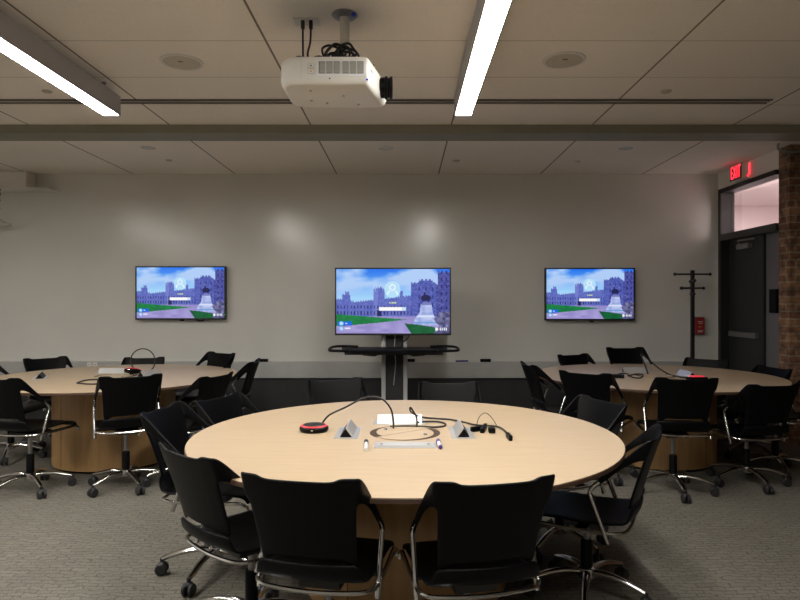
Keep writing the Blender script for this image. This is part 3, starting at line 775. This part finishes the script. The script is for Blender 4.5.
adapter('black plug lying between the leftmost plug and the square adapter', tp(482, 431, .013), tp(485.5, 425.5, .013), .022)
adapter('black square adapter block on the centre table', tp(488.5, 430, .013), tp(495, 430, .013), .05)
adapter('black plug at the far right end of the cable on the centre table', tp(507.5, 434.5, .013), tp(511, 438.5, .013), .018)
tw = [tp(476.5, 426, .01), Vector((wx(479, 3.25), 3.25, wz(417.5, 3.25))), Vector((wx(485, 3.25), 3.25, wz(413, 3.25))), Vector((wx(491, 3.25), 3.25, wz(417, 3.25))), Vector((wx(496.5, 3.25), 3.25, wz(425, 3.25)))]
tag(obj('thin_wire', MB().tube(spline(tw, 8), .002, 5), 'black_rubber', smooth=True), 'very thin wire arching above the black adapters on the centre table', 'wire')

# ------------------------------------------------------------------ chairs
def back_bm():
    b = MB(); bm = b.b
    US = [-1, -.86, -.70, -.63, -.34, 0, .34, .63, .70, .86, 1]; nx = len(US)
    rows = [(.525, .172), (.562, .174), (.64, .180), (.70, .185), (.748, .189), (.80, .195), (.832, .199), (.846, .201)]
    def P(u, z, hw):
        k = (z-.525)/.317
        y = -.235 - .095*k**1.15 + .030*abs(u)**2.2*(1-.2*k)
        return Vector((u*hw, y, z))
    G = []
    for ri, (z, hw) in enumerate(rows):
        row = []
        for i, u in enumerate(US):
            zz = z
            if ri == 0 and abs(u) < .8: zz = .550
            if ri == 1 and abs(u) < .8: zz = .572
            if ri >= len(rows)-2: zz = z + (.006 if abs(u) > .65 else -.008)
            row.append(bm.verts.new(P(u, zz, hw)))
        G.append(row)
    for r_ in range(len(rows)-1):
        for i in range(nx-1): bm.faces.new((G[r_][i], G[r_][i+1], G[r_+1][i+1], G[r_+1][i]))
    U = [(.208, -.294, .851), (.212, -.262, .828), (.217, -.19, .757), (.219, -.115, .690), (.219, -.078, .655)]
    Mu = [(.206, -.292, .835), (.210, -.255, .812), (.216, -.186, .745), (.218, -.114, .681), (.218, -.081, .650)]
    Md = [(.203, -.288, .80), (.208, -.245, .783), (.215, -.178, .727), (.217, -.114, .668), (.217, -.084, .643)]
    Lw = [(.199, -.278, .760), (.205, -.232, .748), (.213, -.168, .705), (.216, -.113, .652), (.217, -.088, .634)]
    for s in (-1, 1):
        col = 0 if s < 0 else nx-1
        prev = [G[4][col], G[5][col], G[6][col], G[7][col]]
        for k in range(len(U)):
            cur = [bm.verts.new(Vector((s*q[k][0], q[k][1], q[k][2]))) for q in (Lw, Md, Mu, U)]
            for m in range(3):
                a = (prev[m], cur[m], cur[m+1], prev[m+1]); bm.faces.new(a if s > 0 else a[::-1])
            prev = cur
    return b
def seat_bm():
    b = MB(); bm = b.b
    prof = [(-.246, .536), (-.245, .512), (-.230, .478), (-.188, .455), (-.10, .446), (0, .445), (.10, .452), (.17, .460), (.215, .455), (.238, .436), (.243, .420)]
    nx = 9; rows = []
    for j, (y, z) in enumerate(prof):
        hw = .180 if j == 0 else .190 if j == 1 else .200 if j == 2 else .208 if j < 8 else .20
        rows.append([bm.verts.new(((-1+2*i/(nx-1))*hw, y + (.028*abs(-1+2*i/(nx-1))**2.2 if j < 3 else 0), z + (.012*abs(-1+2*i/(nx-1))**2 if 2 < j < 7 else 0))) for i in range(nx)])
    for j in range(len(rows)-1):
        for i in range(nx-1): bm.faces.new((rows[j][i], rows[j][i+1], rows[j+1][i+1], rows[j+1][i]))
    return b
def make_chair():
    t = thing('swivel_chair', 'x', 'chair')
    s = obj('seat', seat_bm(), 'black_plastic', t, True); solid(s, .014); subsurf(s, 2)
    k = obj('backrest', back_bm(), 'black_plastic', t, True); solid(k, .013); subsurf(k, 2)
    for sx in (-1, 1):
        obj('arm_tube', MB().tube(spline([(sx*.2178, -.092, .652), (sx*.2195, -.066, .628), (sx*.221, -.052, .604), (sx*.2215, -.058, .578), (sx*.2225, -.098, .47), (sx*.2225, -.128, .385)], 5), .0105, 10), 'chrome', t, True)
    fb = MB().tube(spline([(-.222, -.118, .43), (-.213, -.16, .43), (-.165, -.20, .43), (0, -.21, .424), (.165, -.20, .43), (.213, -.16, .43), (.222, -.118, .43)], 5), .0085, 8)
    for sx in (-1, 1):
        fb.tube([(sx*.222, -.12, .43), (sx*.217, .0, .425), (sx*.205, .21, .426), (sx*.205, .245, .41), (sx*.205, .25, .385)], .010, 8)
    obj('seat_frame', fb, 'chrome', t, True)
    ck = MB()
    ck.box((0, -.01, .405), (.16, .20, .035), bev=.008); ck.box((0, -.01, .424), (.42, .05, .012))
    obj('tilt_mechanism', ck, 'black_metal', t)
    obj('piston', MB().lathe([(0, .25), (.015, .25), (.015, .40), (0, .40)], 14), 'grey_metal', t, True)
    obj('column_sleeve', MB().lathe([(0, .085), (.028, .085), (.028, .262), (.024, .27), (0, .27)], 18), 'black_plastic', t, True)
    obj('hub', MB().lathe([(0, .088), (.040, .088), (.046, .105), (.040, .135), (.030, .14), (0, .14)], 20), 'chrome', t, True)
    leg = None
    for i in range(5):
        if i == 0:
            sp = spline([(.02, 0, .116), (.09, 0, .122), (.17, 0, .112), (.24, 0, .092), (.272, 0, .082)], 4)
            n = len(sp)
            l = obj('base_leg', MB().tube(sp, [.021-.008*q/(n-1) for q in range(n)], 10, flat=.8), 'chrome', t, True)
            cs = MB()
            for yy in (-.017, .017): cs.lathe([(0, -.010), (.026, -.010), (.031, -.005), (.031, .005), (.026, .010), (0, .010)], 18, c=(.275, yy, .031), axis='y')
            cs.tube([(.275, 0, .03), (.275, 0, .085)], .009, 8); cs.ball((.272, 0, .052), .024, (1, 1.05, .72))
            obj('caster', cs, 'black_rubber', l, True)
            leg = l
        else:
            copy_tree(leg, t).rotation_euler = (0, 0, i*2*PI/5)
    return t
proto = make_chair()
UP = {'seat', 'backrest', 'arm_tube', 'seat_frame', 'tilt_mechanism', 'piston'}
first = True
def chair(px, py, th, top, label, group, phi=None):
    """px,py: world x,y of the middle of the top of the back; th: facing, degrees clockwise from straight away; top: height of the back"""
    global first
    c = proto if first else copy_tree(proto); first = False
    a = R(th)
    c.location = (px+.325*math.sin(a), py+.325*math.cos(a), 0); c.rotation_euler = (0, 0, -a)
    tag(c, label, 'chair', group)
    dz = top-.842; ph = R(random.uniform(0, 72) if phi is None else phi+th)     # phi: world bearing of one leg
    for ch in c.children:
        n = ch.name.split('.')[0]
        if n in UP: ch.location.z = dz
        if n == 'base_leg': ch.rotation_euler.z = ch.rotation_euler.z + ph
    return c
G0 = 'swivel chairs around the centre table'; GL = 'swivel chairs around the left table'; GR = 'swivel chairs around the right table'
CHAIRS = [
 (-.355, 2.03, 12, .82, 'black swivel chair in the near foreground, left of the two seen square from behind', G0, -100),
 (.30, 2.0, -12, .82, 'black swivel chair in the near foreground, right of the two seen square from behind', G0, -80),
 (-.866, 2.39, 42, .82, 'black swivel chair at near left of the centre table, seen from its right side', G0, 172),
 (-1.30, 3.27, 97, .84, 'black swivel chair at left of the centre table, behind the near left chair', G0, 203),
 (-1.15, 3.78, 112, .82, 'black swivel chair at the far left of the centre table, third back from the camera', G0, 20),
 (-.53, 4.68, 162, .82, 'black swivel chair behind the centre table, left of the television stand', G0, 10),
 (.31, 4.48, 180, .82, 'black swivel chair behind the centre table, right of the television stand', G0, 10),
 (1.16, 2.83, -64, .80, 'black swivel chair at near right of the centre table, seen in profile', G0, -20),
 (1.18, 3.66, -112, .82, 'black swivel chair at far right of the centre table facing it, inner back visible', G0, 30),
 (-1.945, 4.43, -31, .87, 'black swivel chair at front of the left table, directly below the looped cable', GL, -30),
 (-2.86, 4.30, 14, .87, 'black swivel chair at the left frame edge, its back to the camera', GL, -28),
 (-1.415, 4.76, -72, .84, 'black swivel chair at the right front of the left table, left arm showing', GL, -60),
 (-1.33, 5.60, -92, .87, 'black swivel chair in profile at the right end of the left table', GL, 0),
 (-1.89, 6.48, -146, .87, 'black swivel chair behind the left table at its right, below the wall television', GL, 0),
 (-2.85, 6.82, 170, .79, 'low black swivel chair behind the left table, behind the looped cable', GL, 0),
 (-3.74, 6.45, 130, .82, 'black swivel chair behind the left table at its far left', GL, 0),
 (-3.86, 5.58, 90, .85, 'black swivel chair cut off by the left frame edge beside the left table', GL, 20),
 (1.95, 4.28, 6, .87, 'black swivel chair at front of the right table, its back square to the camera', GR, -80),
 (1.36, 4.75, 38, .858, 'black swivel chair at left front of the right table, right arm showing', GR, -60),
 (1.03, 5.32, 84, .87, 'black swivel chair in near profile at the left end of the right table', GR, 0),
 (1.80, 6.74, 154, .83, 'black swivel chair behind the right table, furthest left there', GR, 0),
 (2.39, 6.80, 176, .90, 'tall black swivel chair behind the right table, middle of the rear three', GR, 0),
 (3.19, 6.56, -142, .80, 'black swivel chair behind the right table, in front of the coat rack', GR, 0),
 (3.46, 5.78, -100, .79, 'black swivel chair at the right end of the right table before the brick wall', GR, 10),
 (2.68, 4.48, -8, .80, 'black swivel chair at front of right table near the right frame edge', GR, -72),
 (3.30, 4.92, -48, .86, 'black swivel chair cut off by the right frame edge', GR, 200),
]
for c in CHAIRS: chair(*c)

# ------------------------------------------------------------------ camera, world, view
cam = bpy.data.cameras.new('camera'); cam.sensor_width = 36.; cam.lens = F/800*36
cam.shift_x = -(CX-400)/800; cam.shift_y = (HY-300)/800
co = bpy.data.objects.new('camera', cam); co.location = (0, 0, EYE); co.rotation_euler = (R(90), 0, 0); C.objects.link(co)
sc = bpy.context.scene; sc.camera = co
wd = bpy.data.worlds.new('world'); sc.world = wd; wd.use_nodes = True
wd.node_tree.nodes['Background'].inputs[0].default_value = (.5, .55, .6, 1); wd.node_tree.nodes['Background'].inputs[1].default_value = .02
sc.view_settings.view_transform = 'Standard'; sc.view_settings.look = 'None'; sc.view_settings.gamma = 1; sc.view_settings.exposure = .15
sc.view_settings.use_curve_mapping = False
sc.cycles.max_bounces = 16; sc.cycles.diffuse_bounces = 10
